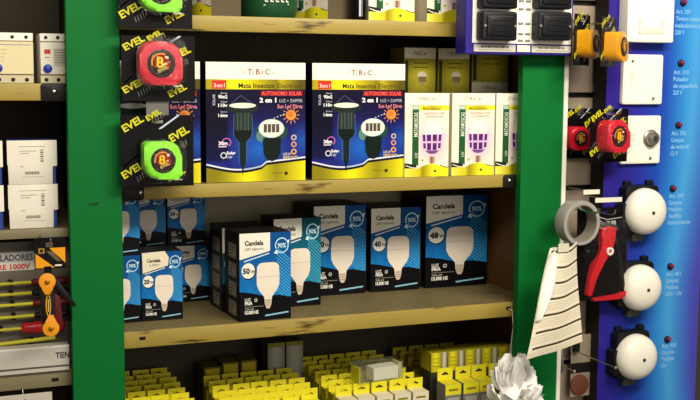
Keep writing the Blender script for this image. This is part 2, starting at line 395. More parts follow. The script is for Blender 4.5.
def bug_art(W, H):
    a = Art(W, H, 45, 83)
    def bg(x, y):
        g = max(0, 1 - math.hypot((x - 28) / 20, (y - 48) / 26)); return mixc('#f7efd8', '#dcb6dc', g * 1.1)
    a.grid(0, 0, 45, 83, 12, 16, bg)
    a.rect(0, 0, 45, 11, '#fdf9e2', 1); a.text('iTiBiC.ar', 22, 7, 3.6, '#a39a84', 2, w=19, align='c')
    a.grid(13.5, 12, 45, 17, 8, 1, lambda x, y: mixc('#c9b828', '#fbee3a', abs(x - 28) / 14), 1); a.text('Mata Insectos', 18, 16.2, 2.6, '#7d7018', 2, w=18)
    a.text('ELECTRICO 12W', 20, 21, 2, '#c2685c', 2, w=20); a.text('LUZ ULTRAVIOLETA', 21, 24, 1.7, '#8a8478', 2, w=18)
    a.rect(7.5, 12, 14, 72, '#245c34', 1); a.rect(7.8, 12.4, 13.7, 16, '#c9d8c8', 2)
    a.text('MATAMOSCAS', 13, 43, 4, '#dfe8d4', 2, w=24, rot=90, bold=.02)
    a.text('UV', 13, 64, 3, '#dfe8d4', 2, rot=90)
    a.poly([(18.5, 41), (19.5, 33), (23, 29), (28, 27.5), (33, 29), (36.5, 33), (37.5, 41)], '#fdf6ea', 2)
    a.poly([(16.6, 40), (39.4, 40), (37.6, 53), (33, 59), (28, 60), (23, 59), (18.4, 53)], '#e8bce4', 2)
    for i, (x0, x1) in enumerate(((18, 20.6), (22.2, 26.6), (28.4, 32.8), (34.6, 37.4))):
        for y0, y1 in ((41, 47.6), (49.6, 56.6)):
            k = .94 if y0 > 45 else 1; c = 28
            a.poly([(c + (x0 - c) * k, y0), (c + (x1 - c) * k, y0), (c + (x1 - c) * k * .95, y1 - (1.8 if i in (0, 3) and y0 > 45 else 0)), (c + (x0 - c) * k * .95, y1 - (1.8 if i in (0, 3) and y0 > 45 else 0))], '#582a70', 3)
    a.poly([(21, 57), (35, 57), (32, 59.6), (28, 60.4), (24, 59.6)], '#7a4a90', 4)
    a.rect(25.2, 63, 30.8, 70, '#c49a80', 2); a.rect(26.5, 63, 28.6, 70, '#8c6a58', 3)
    xs = [i * 3 for i in range(16)]; sw = lambda x: 75 - (0 if x < 14 else 2.6 * max(0, math.sin((x - 14) / 31 * 3.6)) * 1.6)
    for x0, x1 in zip(xs, xs[1:]):
        a.poly([(x0, sw(x0) - 4.6 + (x0 - 8) * .16 if x0 < 14 else sw(x0) - 1.4), (x1, sw(x1) - 4.6 + (x1 - 8) * .16 if x1 < 14 else sw(x1) - 1.4), (x1, sw(x1) - .4), (x0, sw(x0) - .4)], '#1f2a24' if x0 < 12 or x0 > 33 else '#f3ead0', 3)
        c = lambda x: mixc('#f7ee60', '#d8c822', x / 16) if x < 16 else mixc('#8f8218', '#fff42a', (x - 16) / 14)
        a.poly([(x0, sw(x0) - .6), (x1, sw(x1) - .6), (x1, 83), (x0, 83)], [c(x0), c(x1), c(x1), c(x0)], 4)
    a.line([(1, 71.5), (7, 73.6), (14, 74.5)], .8, '#f6f0dc', 5)
    a.ell(31, 77.5, 1.4, 1.4, '#54500e', 5, 8); a.ell(18, 66.5, 1.3, 1.1, '#bcae3c', 5, 8)
    return a
CREAMC = mat('cream_card', '#e6dcc4', .5, var=.05, scale=20)
SHADEC = mat('shaded_cream_card', '#5e523c', .6, var=.1, scale=20)  # cream carton card darkened to carry the shade on turned boxes
bug_mesh = bug_art(.112, .1915).mesh('bug_print')
def bug_box(x, y, z, label, rz=0, group='bug lamp boxes', D=.1):
    t = empty('bug_lamp_box', (x, y, z), rz, label, 'box', group)
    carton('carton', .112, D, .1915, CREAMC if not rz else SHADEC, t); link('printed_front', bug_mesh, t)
    return t
Z2 = 1.2423
bug_box(.2105, .05, Z2, 'white bug lamp box beside the solar lamp box')
bug_box(.3305, .05, Z2, 'white bug lamp box in the middle of its row')
bug_box(.4465, .05, Z2, 'white bug lamp box beside the green post')
for x, nm in ((.2165, 'third'), (.3315, 'second')): bug_box(x, .157, Z2, 'bug lamp box in the second row under yellow boxes, %s from the brown side board' % nm, group='bug lamp boxes of the second row')
bug_box(.4465, .157, Z2, 'bug lamp box in the second row under yellow boxes, first from the brown side board', group='bug lamp boxes of the second row')
Z1 = 1.5945
bug_box(.1185, .05, Z1, 'white bug lamp box on the uppermost shelf beside the black bottle', 0)
bug_box(.262, .05, Z1, 'white bug lamp box on the uppermost shelf beside the breaker board', 0)
bug_box(-.318, .1, Z1, 'bug lamp box turned sideways beside the green tin', -68, D=.08)
bug_box(-.055, .107, Z1, 'bug lamp box turned sideways behind the black bottle', -66)

def yellow_art(W, H, flip):
    a = Art(W, H, 40, 50)
    f = (lambda y: 50 - y) if flip else (lambda y: y)
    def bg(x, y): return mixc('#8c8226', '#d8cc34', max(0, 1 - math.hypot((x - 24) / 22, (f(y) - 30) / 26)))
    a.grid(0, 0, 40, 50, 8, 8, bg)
    y0, y1 = (38, 50) if flip else (0, 12)
    a.rect(0, y0, 40, y1, '#cfc8b0', 1); a.text('iTiBiC.ar', 20, y0 + 8, 4, '#6c6450', 2, w=18, align='c')
    a.rect(1, 14 if not flip else 0, 5, 50 if not flip else 36, '#2a3418', 1)
    for k in range(2): a.line([(12, 17 + k * 5 if not flip else 11 + k * 6), (31, 17 + k * 5 if not flip else 11 + k * 6)], 1.2, '#6a6018', 2)
    cy = 33
    if not flip:
        a.ell(23, cy - 2, 6, 5, '#e8dcc0', 2, 16); a.rect(18, cy - 1, 28, cy + 5, '#8a7458', 3); a.rect(21, cy + 5, 25, cy + 9, '#a89474', 3)
    return a
OLIVE = mat('olive_card', '#6d6420', .5, var=.1, scale=20)
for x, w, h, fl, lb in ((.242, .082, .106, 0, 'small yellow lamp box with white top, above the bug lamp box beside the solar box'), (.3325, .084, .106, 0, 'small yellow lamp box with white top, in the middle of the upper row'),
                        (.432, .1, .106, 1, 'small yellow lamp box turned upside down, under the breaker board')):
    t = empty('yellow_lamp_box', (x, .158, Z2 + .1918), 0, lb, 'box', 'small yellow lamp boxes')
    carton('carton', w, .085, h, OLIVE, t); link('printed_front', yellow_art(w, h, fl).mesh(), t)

# ---- bulb boxes
def bulb_art(W, H, watts, blue='#1b86d2', dark='#0e4f92', flap=False):
    a = Art(W, H, 61, 91)
    def bg(x, y):
        c = mixc(blue, dark, max(0, min(1, 1.2 - y / 55))); return mixc(c, dark, .35 * math.sin(x * .3 + y * .1) ** 2)
    a.grid(0, 0, 61, 70, 10, 12, bg)
    for k in range(14):                       # diagonal hatching
        y0 = 22 + k * 3.4; a.line([(44, y0 - 6), (61, y0 + 8)], 1.0, mixc(blue, '#7fd0f0', .5), 1)
    a.poly([(0, 60), (14, 62), (30, 66), (46, 65.5), (61, 68.5), (61, 91), (0, 91)], '#0e0c10', 2)
    if flap: a.poly([(1, 1), (35, -.5), (40, 8), (39, 19), (22, 23), (2, 28)], '#f8efd8', 2)
    else: a.poly([(0, 0), (36, 0), (36, 19), (0, 27)], '#f4efdf', 2)
    a.line([(5, 29), (35, 21.5)], 1.2, '#dfe8ee', 2)
    a.text('Candela', 6, 12.5, 5, '#241d1c', 3, w=22, bold=.035); a.text('LED lightech', 6, 17.5, 2.6, '#6a625e', 3, w=22)
    a.ring(50, 14, 6.9, 8.2, '#bfe6f2', 2, -40, 140); a.ring(50, 14, 6.9, 8.2, '#bfe6f2', 2, 155, 320)
    a.poly([(43.5, 18), (45.5, 23), (40.5, 22)], '#e6f6fa', 3); a.poly([(56, 10), (59.5, 8), (58, 13)], '#e6f6fa', 3)
    a.text('90%', 50, 16.3, 4.8, '#cdeaf4', 3, w=10, align='c', bold=.03)
    # bulb picture
    pr = [(6.5, 31), (10.5, 32), (13, 35), (13.6, 45), (13.4, 54), (11, 59.5), (7, 64), (4.6, 67), (4, 73), (3.4, 76), (1.6, 79)]
    a.poly([(33.5 + x, y) for x, y in pr] + [(33.5 - x, y) for x, y in pr[::-1]], '#f3e6d4', 4)
    a.poly([(33.5 - 13.6, 45.4), (33.5 + 13.6, 45.4), (33.5 + 13.6, 46.2), (33.5 - 13.6, 46.2)], '#dfcdb8', 5)
    a.poly([(33.5 - 4, 69), (33.5 + 4, 69), (33.5 + 3.4, 76), (33.5 + 1.6, 79), (33.5 - 1.6, 79), (33.5 - 3.4, 76)], '#d9c6ae', 5)
    for y in (70.5, 73, 75.2): a.line([(29.8, y), (37.2, y + .5)], .6, '#a08e7c', 6)
    a.ell(10.5, 39, 8.4, 8.6, '#1c2228', 5); a.ell(10, 38.6, 7.9, 8, '#f8f3e6', 6)
    a.text(watts, 3.6, 41.4, 5.6, '#2c2a26', 7, w=8.4, bold=.05); a.text('W', 12.6, 41.4, 3.6, '#4a463e', 7, bold=.03)
    a.text('LUZ', 6, 70, 3, '#dcd8cc', 3, w=7, bold=.03); a.text('FRIA', 6, 74, 3.4, '#f2eee0', 3, w=9, bold=.04); a.ring(19, 69.5, 1, 2, '#c9c6bc', 3, n=8)
    a.line([(6, 76), (28, 76)], .4, '#a8a298', 3); a.text('Vida util', 6, 79.2, 2.2, '#c0bbb0', 3, w=10); a.text('15.000 HS', 6, 83.6, 3.6, '#f6f2e6', 3, w=16, bold=.04)
    a.poly([(30, 85.6), (58, 83.4), (58, 85), (30, 87.2)], '#8fc8dc', 3)
    return a
def bulb_side_art(D, H):
    a = Art(D, H, 40, 91); a.rect(0, 0, 40, 91, '#17120e')
    for y in (12, 32, 52, 72):
        a.rect(10, y, 32, y + 16, '#7c756a', 1); a.rect(12, y + 2, 30, y + 14, '#b0a898', 2)
        for k in range(3): a.rect(14, y + 3.5 + k * 3.5, 28 - k * 3, y + 5 + k * 3.5, '#4e4840', 3)
    return a
BOXBLK = mat('black_box_card', '#1b1713', .45, var=.15, scale=20)
BOXTOP = mat('box_top_card', '#4a4136', .5, var=.15, scale=20)
MC = {}
def bulb_box(x0, y, z, W, D, H, watts, label, rz=0, blue='#1b86d2', dark='#0e4f92', flap=False, group='blue LED bulb boxes'):
    """x0 = front left corner"""
    t = empty('bulb_box', (x0 + W / 2 * math.cos(R(rz)), y + W / 2 * math.sin(R(rz)), z), rz, label, 'box', group)
    carton('carton', W, D, H, BOXBLK, t)
    k = (W, H, watts, blue, flap)
    if k not in MC: MC[k] = bulb_art(W, H, watts, blue, dark, flap).mesh('bulb_print')
    link('printed_front', MC[k], t)
    k = (D, H)
    if k not in MC: MC[k] = bulb_side_art(D, H).mesh('bulb_side_print')
    link('printed_side', MC[k], t, (-W / 2, D / 2, 0), (0, 0, -90))
    if flap:
        prism('torn_flap', [(-W * .48, H * .99), (W * .07, H * 1.0), (W * .16, H * .92), (W * .14, H * .80), (-W * .14, H * .755), (-W * .47, H * .70)], -.0042, -.0034, mat('flap_card', '#efe2c4', .6, var=.05), t)
        a = Art(W, H, 61, 91); a.text('Candela', 8, 13, 4.4, '#241d1c', 0, w=20, bold=.035); a.text('LED', 12, 18, 2.4, '#6a625e', 0, w=14)
        link('flap_lettering', a.mesh(), t, (0, -.0042, 0))
    return t
Z3 = .9363
bulb_box(-.2395, .043, Z3, .119, .104, .194, '50', 'bulb box reading 50W standing at the shelf edge in front of the others', 2)
bulb_box(-.246, .158, Z3, .112, .104, .192, '50', 'bulb box showing mostly its dark side, behind the box reading 50W', 1, '#177a9a', '#0d4c66')
bulb_box(-.124, .160, Z3, .116, .1, .207, '30', 'teal tinted bulb box partly hidden by the box reading 50W', 0, '#1a8fae', '#0d5268')
bulb_box(.010, .257, Z3, .137, .13, .221, '30', 'bulb box with half hidden wattage, between the teal box and the box reading 40W')
bulb_box(.161, .257, Z3, .135, .13, .21, '40', 'bulb box reading 40W standing beside the largest bulb box')
bulb_box(.312, .257, Z3, .176, .13, .2355, '48', 'largest bulb box, reading 48W, beside the brown side board')
bulb_box(-.438, .121, Z3, .091, .085, .152, '20', 'small bulb box with a torn pale flap on its front', 0, flap=True)
bulb_box(-.534, .121, Z3, .094, .085, .147, '20', 'small bulb box beside the green post, under another box')
bulb_box(-.534, .121, Z3 + .1473, .094, .085, .147, '20', 'small bulb box beside the green post, lying on top of another box')
bulb_box(-.434, .30, Z3, .09, .09, .134, '20', 'small bulb box at the back, hidden behind the box with the torn flap', group='bulb boxes at the back of the shelf')
bulb_box(-.434, .30, Z3 + .1343, .09, .09, .134, '20', 'small bulb box at the back, above the box with the torn flap', group='bulb boxes at the back of the shelf')
bulb_box(-.339, .30, Z3 + .1343, .09, .09, .134, '30', 'small bulb box at the back with a round badge, on top of another', group='bulb boxes at the back of the shelf')
bulb_box(-.329, .30, Z3, .09, .09, .134, '30', 'small bulb box at the back, between the torn flap box and the dark sided box', group='bulb boxes at the back of the shelf')

# ================================================================== TAPE MEASURES
def tape_art(s):
    a = Art(s, s, 40, 40)
    a.ell(20, 20, 19, 19, '#1c1512'); a.ring(20, 20, 17, 18, '#5a4a40', 1)
    a.poly([(7, 12), (16, 5), (30, 9), (35, 20), (30, 31), (20, 24), (10, 28)], '#8c2014', 1)
    a.ring(19, 19, 12.5, 14.5, '#f0a030', 2, 160, 300, 10)
    a.text('8', 12, 26, 16, '#ffd21e', 3, w=11, bold=.015); a.text('m', 24.5, 22, 5, '#ffe9a0', 3)
    a.text('EVEL', 16, 34, 5, '#d8c060', 3, w=17, rot=28, bold=.03)
    a.ell(28, 11, 3, 1.8, '#f3e2c8', 4, 8)
    return a
def pack_art(W, H, seed):
    a = Art(W, H, 70, 68); a.rect(1, 13, 69, 67, '#0b080a')
    Y = '#dad428'
    for (x, y, h, t) in ((4, 16, 7, 'EVEL'), (49, 26, 7.5, 'EVEL'), (3, 60, 7, 'EVEL'), (46, 64, 7, 'EVEL'), (26, 5.5, 5, 'EVEL')):
        a.text(t, x, y, h, Y, 1, w=h * 3.1 if x < 45 else h * 2.7, rot=30, bold=.03)
    a.line([(1, 50), (24, 31)], 1.4, '#9aa0b4', 0); a.line([(36, 14), (56, -1 + 1)], 1.7, '#c8cede', 0)
    for x, y in ((52, 30), (15, 58), (30, 1 + 2)):
        for k in range(5): a.line([(x + k * 2.5, y - k * 1.6), (x + k * 2.5 + 1.6, y - k * 1.6 + 5)], .6, '#8c8a80', 1)
    return a
tape_print = {}; pack_print = {}
TCOL = {'red': mat('red_tape_shell', '#cf1a30', .3, var=.06, scale=20, coat=.3), 'lime': mat('lime_tape_shell', '#8cf02a', .3, var=.05, scale=20, coat=.3), 'yellow': mat('yellow_tape_shell', '#f0a818', .3, var=.06, scale=20, coat=.3)}
def tape_pack(x, y, z, colour, label, W=.148, H=.144, tx=0, tz=0, S=.088, rz=0, group='carded tape measures', clear=True):
    """z = card bottom, tx,tz = tape centre on the card"""
    t = empty('tape_measure_pack', (x, y, z), rz, label, 'tape measure', group)
    bm = bmesh.new(); hx, hz = .012, H - .012            # card with a slot to hang on
    for x0, x1, z0, z1 in ((-W / 2, -hx, 0, H), (hx, W / 2, 0, H), (-hx, hx, 0, hz - .004), (-hx, hx, hz + .004, H)): bm_box(bm, x0, x1, -.0006, .0006, z0, z1)
    link('card', fin(bm, 'card', CARDB), t)
    k = (W, H)
    if k not in pack_print: pack_print[k] = pack_art(W, H, 1).mesh('pack_print')
    link('printed_lettering', pack_print[k], t, (0, -.0006, 0))
    h = S / 2; d = .036
    out = rrect(tx - h, tx + h, tz - h, tz + h, (h * .8, h * .18, h * .75, h * .28) if colour != 'red' else (h * .55, h * .3, h * .75, h * .6), 6)
    b = prism('tape_case', out, -d, -.001, TCOL[colour], t, .009, 4, 50)
    lathe('label_disc', [(h * .66, 0), (h * .66, .0012), (h * .62, .0016), (0, .0016)], BLACKP, b, 28, 'y', (tx, -d, tz))
    if S not in tape_print: tape_print[S] = tape_art(S * .62).mesh('tape_label')
    link('printed_label', tape_print[S], b, (tx, -d - .0016, tz - S * .31))
    box('end_hook', tx + h * .6, tx + h * 1.06, -d * .75, -d * .2, tz - h - .003, tz - h - .0005, STEEL, b, .0005)
    if clear:
        o2 = rrect(tx - h - .008, tx + h + .008, tz - h - .008, tz + h + .008, .016, 5)
        prism('clear_blister', o2, -d - .005, -.0008, CLEAR, t, .01, 3, 60)
    return t
hook(-.444, 1.376, .028, -.08, 'thin wire hook holding the lime tape measure pack in front of the solar boxes')
tape_pack(-.431, -.03, 1.563, 'lime', 'lime green carded tape measure hanging beside the uppermost shelf', tx=.004, tz=.072, S=.082)
tape_pack(-.428, -.036, 1.418, 'red', 'red carded tape measure hanging between two lime green ones', H=.13, tx=-.002, tz=.075, S=.085)
CPACK = tape_pack(-.431, -.03, 1.246, 'lime', 'lime green carded tape measure hanging in front of the solar lamp boxes', tx=.004, tz=.055, S=.076)
box('hang_tab', -.022, .024, -.0004, .0012, .142, .186, mat('grey_hang_tab', '#6a6862', .3, var=.15, scale=30), CPACK, .0004)

hook(-.444, 1.5355, .0, -.08, 'thin wire hook holding the red tape measure pack')

# ================================================================== THINGS ON THE UPPERMOST SHELF
def wrap(me, r):
    """bend a flat print round a vertical cylinder of radius r whose axis is at y=r"""
    for v in me.vertices:
        t = v.co.x / r; q = r - v.co.y; v.co = Vector((q * math.sin(t), r - q * math.cos(t), v.co.z))
    me.update(); return me
def green_tin():
    t = empty('green_tin', (-.146, .064, Z1), 0, 'dark green round tin with white lettering on the uppermost shelf', 'tin')
    lathe('body', [(0, 0), (.054, 0), (.060, .006), (.065, .022), (.066, .05), (.066, .1), (.062, .104), (0, .104)], mat('green_tin_paint', '#1c4a2c', .35, var=.1, scale=20), t, 36, 'z', (0, .066, 0))
    a = Art(.1, .05, 50, 25); [a.line([(12 + k * 6, 6), (12 + k * 6, 15), (15 + k * 6, 15)], 1.4, '#e8ecd8', 0) for k in range(5)]; a.line([(10, 19), (40, 17.5)], 1, '#d8e0c8', 0)
    link('lettering', wrap(a.mesh(), .0665), t, (0, -.0005, .016))
    lathe('lid', [(.067, 0), (.068, .002), (.068, .014), (.064, .017), (0, .017)], mat('green_tin_lid', '#2c6a3e', .3, var=.1), t, 36, 'z', (0, .066, .1042))
green_tin()
def black_bottle():
    t = empty('black_bottle', (.0405, .056, Z1), 0, 'small black bottle with a painted silver highlight standing between bug lamp boxes', 'bottle')
    lathe('body', [(0, 0), (.016, 0), (.0185, .003), (.0185, .07), (.014, .085), (.008, .092), (.008, .1), (0, .1)], mat('black_gloss', '#0c0c10', .18, var=.1), t, 24)
    lathe('cap', [(.0095, 0), (.0095, .02), (.008, .022), (0, .022)], BLACKP, t, 18, 'z', (0, 0, .1001))
    a = Art(.012, .05, 10, 40); a.rect(0, 0, 4, 40, '#c9c9d0'); a.rect(5, 0, 7, 40, '#787884'); link('painted_highlight', wrap(a.mesh(), .0187), t, (0, -.0187, .008))  # upright bright stripes painted on as the bottle's highlight
black_bottle()

# ================================================================== BREAKER BOARD IN FRONT OF THE WHITE EDGED POST
def breaker_board():
    t = empty('breaker_board', (.391, -.038, 1.522), 0, 'white display board with a purple frame holding black breakers', 'board')
    PURP = mat('purple_frame', '#2c2488', .4, var=.1, scale=10)
    box('frame', -.139, .139, -.012, .035, 0, .26, PURP, t, .002)
    box('white_panel', -.122, .134, -.0135, -.0125, .0245, .252, WHITEP, t, .0003)
    for x0, x1, nm in ((-.118, -.012, 'BREAKER 2x10A'), (.03, .134, 'BREAKER 2x20A')):
        l = box('label_strip', x0, x1, -.0145, -.0126, .0055, .0215, mat('label_grey', '#c9c3b4', .5, var=.05), t, .0003)
        a = Art(x1 - x0, .016, 60, 10); [a.rect(10 + k * 3.1, 2.2, 12.4 + k * 3.1 - k % 3 * .5, 4.6, '#4a4640', 0) for k in range(13)]; a.line([(6, 7.4), (54, 7.4)], 1.2, '#8a8478', 0)
        link('label_lettering', a.mesh(), l, ((x0 + x1) / 2, -.0145, .0055))
    box('price_tag', -.008, .026, -.0148, -.0126, .006, .0215, CREAMP, t, .0005)
    for z in (.03, .045, .068, .1, .118, .136):
        for x in (-.006, .012): box('pin', x, x + .012, -.017, -.0135, z, z + .004, GREYP, t, .0006)
    return t
breaker_board()
BLK2 = mat('breaker_black', '#17171a', .38, var=.15, scale=50, bump=.05)
def breaker(x, z, label):
    t = empty('breaker', (x, -.0517, z), 0, label, 'breaker', 'black breakers on the purple framed board')
    prism('body', rrect(-.0435, .0435, 0, .064, .006), -.03, -.0002, BLK2, t, .004, 3)
    b = prism('front_plate', rrect(-.033, .033, .01, .054, .004), -.034, -.03, BLK2, t, .0015)
    for zz in (.022, .034, .044): box('ridge', -.02, .02, -.0355, -.034, zz - .0012, zz + .0012, BLACKP, b, .0004)
    for s in (-1, 1): lathe('terminal_screw', [(0, .002), (.003, .002), (.0035, 0)], DULLST, t, 10, 'y', (s * .038, -.03, .032))
breaker(.322, 1.5515, 'black breaker over the lettered label strip beside the purple frame edge')
breaker(.322, 1.6215, 'black breaker in the upper row beside the purple frame edge')
breaker(.463, 1.5545, 'black breaker over the lettered label strip beside the yellow tape measures')
breaker(.463, 1.6245, 'black breaker in the upper row beside the yellow tape measures')

# ================================================================== BLUE PANEL
def blue_panel():
    t = empty('bell_display_panel', (.797, -.02, .5), 0, 'tall blue and purple printed display panel carrying the white bells', 'display panel')
    box('panel', -.149, .149, 0, .055, 0, 1.3, mat('panel_edge_dark', '#191714', .6, var=.1), t, .001)
    a = Art(.298, 1.3, 100, 130)
    def bg(x, y):
        k = x + (y - 60) * .10 - 8 * math.sin(y / 22)          # light streak leans
        if y > 85: k -= (y - 85) * .35
        c = ['#2e2087', '#2a2a96', '#2148b0', '#2f86d2', '#4aa2e2', '#3f7fd0', '#4a4ab4']
        p = [0, 22, 46, 64, 76, 88, 102]
        k = max(0, min(101.9, k))
        for i in range(6):
            if k <= p[i + 1]: return mixc(c[i], c[i + 1], (k - p[i]) / (p[i + 1] - p[i]))
        return c[-1]
    a.grid(0, 0, 100, 130, 24, 40, bg)
    z0 = 1.8                                       # top of the panel in the room
    def ty(z): return (z0 - z) / 1.3 * 130
    def tx(x): return (x - .648) / .298 * 100
    blocks = [(.850, 1.628, ['Art. 307', 'Timbre musical', 'inalambrico dual', '220 V']), (.850, 1.482, ['Art. 310', 'Pulsador', 'de superficie', '220 V']), (.850, 1.333, ['Art. 350', 'Comando', 'de embutir', '12 V']),
              (.850, 1.178, ['Art. 307', 'Campana', 'Mediana', 'Audible', 'Intermitente']), (.850, .982, ['Art. 401', 'Campana', 'Mediana', '220 / 12v']), (.845, .800, ['Art. 402', 'Campana', 'Mediana', '12v'])]
    for x, z, ls in blocks:
        for i, s in enumerate(ls): a.text(s, tx(x) - 3, ty(z - i * .0165), 1.05, '#86bdea', 1, w=len(s) * 1.9, bold=.025)
    link('printed_front', a.mesh('panel_print', mat('panel_print_gloss', None, .3, var=.04, scale=10)), t)
    RED = mat('indicator_red', '#7a1a4a', .25, var=.1)
    for x, z in ((.860, 1.655), (.860, 1.509), (.860, 1.358), (.850, 1.202), (.852, 1.007), (.851, .822)):
        b = lathe('indicator_lamp', [(.0085, 0), (.0085, .004), (.007, .005), (0, .005)], BLACKP, t, 16, 'y', (x - .797, -.0006, z - .5))
        lathe('lens', [(.0062, 0), (.0055, .003), (.003, .005), (0, .0055)], RED, b, 14, 'y', (.002, -.005, .001))
blue_panel()

def plate(x, z, w, h, d, label, kind):
    t = empty('doorbell_unit', (x, -.0215, z), 0, label, 'doorbell', 'white units on the blue panel')
    prism('cover', rrect(-w / 2, w / 2, 0, h, .005), -d, 0, WHITEP, t, .003, 2)
    a = Art(w, h, 50, 50); a.rect(2.5, 2.5, 47.5, 47.5, '#f6f2e4', -.6)
    if kind == 'key':
        b = lathe('lock_barrel', [(.021, 0), (.021, .004), (.017, .007), (.016, .016), (.013, .019), (0, .019)], DULLST, t, 28, 'y', (.026, -d, h * .53))
        lathe('keyhole_disc', [(.009, 0), (.008, .003), (0, .003)], STEEL, b, 18, 'y', (0, -.019, 0))
        box('key_slot', -.0012, .0012, -.0228, -.0219, -.005, .005, BLACKM, b, 0)
        for k in range(3): a.line([(6, 20 + k * 3), (16, 20 + k * 3)], .7, '#d8b8a8', 0)
        a.poly([(36, 42), (40, 45), (36, 47)], '#5a5448', 0)
    elif kind == 'chime':
        prism('push_bar', rrect(-.034, .034, .02, .038, .008), -d - .002, -d, CREAMP, t, .0015)
        a.ring(25, 41, 0, .1, '#b8b09a', 0, n=6)
        for x0, x1 in ((12, 14), (36, 38)): a.rect(x0, 33, x1, 44, '#d2c8ac', 0)
    else:
        a.ell(11, 7, 1.6, 1.4, '#4a4a40', 0, 10); a.poly([(37, 42), (41, 44), (37, 47)], '#6a6458', 0)
        for k in range(7): a.line([(9, 16 + k * 3), (9 + 3 + (k * 37 % 4), 16 + k * 3)], .8, '#cfc8a8', 0)
    link('printed_marks', a.mesh(), t, (0, -d - .0001, 0))
plate(.743, 1.556, .133, .15, .034, 'thick white chime unit with a rounded push bar', 'chime')
plate(.7425, 1.409, .115, .119, .012, 'flat white unit with tiny printed marks under the chime unit', 'flat')
plate(.7425, 1.266, .115, .116, .012, 'flat white unit with a round steel key lock', 'key')

def bell(x, z, label):
    t = empty('electric_bell', (x, -.021, z), 0, label, 'bell', 'white gong bells on the blue panel')
    b = prism('base', rrect(-.05, .045, -.055, .062, .012), -.03, 0, BLACKP, t, .004)
    for s in (-1, 1): prism('mounting_ear', rrect(s * .032 - .009, s * .032 + .009, .058, .072, .003), -.012, 0, BLACKP, b, .002)
    prism('coil_housing', rrect(-.062, -.035, -.045, .02, .008), -.036, 0, BLACKP, t, .003)
    box('terminal_block', -.022, .012, -.022, 0, -.075, -.054, mat('olive_terminal', '#4a4c42', .5, var=.1), t, .002)
    g = lathe('gong', [(0, .026), (.048, .026), (.0555, .027), (.0565, .03), (.0565, .036), (.0545, .046), (.0485, .056), (.038, .063), (.022, .068), (0, .0695)], mat('white_gong_enamel', '#f4efe0', .22, var=.02, coat=.3), t, 48, 'y', smooth=60)
    lathe('screw', [(.0042, 0), (.004, .002), (.002, .003), (0, .003)], mat('dark_screw', '#55504a', .4, metal=.7), g, 12, 'y', (0, -.0692, 0))
bell(.743, 1.153, 'white gong bell beside the pipe cutter card, under the key lock unit')
bell(.737, .967, 'white gong bell between two other bells')
bell(.732, .796, 'white gong bell above the end of the long wire hook')

# ================================================================== HANGING THINGS ON THE SLAT WALL
hook(.594, 1.596, .038, -.115, 'wire hook holding the turned yellow tape measure pack')
hook(.562, 1.605, .038, -.06, 'wire hook holding the flat yellow tape measure pack')
tape_pack(.562, -.040, 1.500, 'yellow', 'yellow carded tape measure behind its twin, showing a sliver of its case', W=.10, H=.117, tx=-.004, tz=.05, S=.062, rz=36, group='carded tape measures by the blue panel', clear=False)
tape_pack(.594, -.098, 1.497, 'yellow', 'yellow carded tape measure turned aside in its clear blister', W=.10, H=.111, tx=.004, tz=.045, S=.066, rz=36, group='carded tape measures by the blue panel')
hook(.617, 1.388, .038, -.125, 'wire hook holding the red tape measure pack by the key lock unit')
tape_pack(.617, -.08, 1.276, 'red', 'red carded tape measure hanging beside the key lock unit', W=.125, H=.124, tx=-.004, tz=.062, S=.074, rz=12, group='carded tape measures by the blue panel')
tape_pack(.606, .026, 1.278, 'red', 'red carded tape measure hanging behind the white edged post', W=.09, H=.12, tx=-.018, tz=.05, S=.056, group='carded tape measures by the blue panel', clear=False)

def cutter():
    t = empty('pipe_cutter_pack', (.628, -.052, .945), 0, 'red handled pipe cutter on a black card beside the bells', 'pipe cutter')
    bm = bmesh.new()
    for x0, x1, z0, z1 in ((-.072, .07, 0, .203), (-.072, -.012, .203, .221), (.012, .07, .203, .221), (-.012, .012, .213, .221)): bm_box(bm, x0, x1, -.0006, .0006, z0, z1)
    link('card', fin(bm, 'card', CARDB), t)
    a = Art(.14, .22, 70, 110); a.rect(2, 9, 68, 108, '#0b080a'); a.text('PLEGABLES', 19, 20, 4.2, '#d8d2c4', 1, w=34, bold=.03); a.text('para PVC', 19, 25, 2.4, '#a8a298', 1, w=14); a.line([(24, 9), (40, 14), (62, 12)], .8, '#c9c6bc', 1)
    link('printed_lettering', a.mesh(), t, (0, -.0007, 0))
    RED = mat('red_grip', '#cf1f28', .32, var=.08, scale=30, coat=.2)
    h = prism('upper_handle', [(-.014, .172), (.008, .178), (.026, .172), (.024, .142), (.016, .118), (.0, .096), (-.014, .085), (-.024, .06), (-.036, .014), (-.044, .012), (-.05, .016), (-.044, .055), (-.036, .086), (-.02, .105), (-.012, .125), (-.016, .15)], -.02, -.004, RED, t, .004, 2)
    lathe('pivot_ring', [(.005, 0), (.005, .004), (.0095, .004), (.0095, 0)], WHITEP, h, 20, 'y', (.007, -.02, .119))
    for x, z in ((.012, .15), (.016, .168), (-.004, .168)): lathe('rivet', [(.003, 0), (.0025, .0015), (0, .002)], STEEL, h, 10, 'y', (x, -.02, z))
    prism('blade', [(-.03, .182), (.0, .19), (.03, .178), (.036, .168), (.02, .164), (-.02, .172)], -.014, -.008, STEEL, t, .001)
    prism('lower_handle', [(-.03, .006), (.045, .012), (.058, .022), (.062, .018), (.058, .006), (.04, .0), (-.03, .0)], -.02, -.004, RED, t, .003)
    prism('lower_arm', [(.052, .016), (.06, .02), (.046, .10), (.03, .15), (.022, .15), (.036, .1)], -.016, -.006, BLACKP, t, .002)
    prism('clear_blister', rrect(-.055, .066, -.0 + .002, .195, .015), -.026, -.0008, CLEAR, t, .008, 2)
cutter()
hook(.628, 1.153, .038, -.1, 'wire hook holding the pipe cutter card')
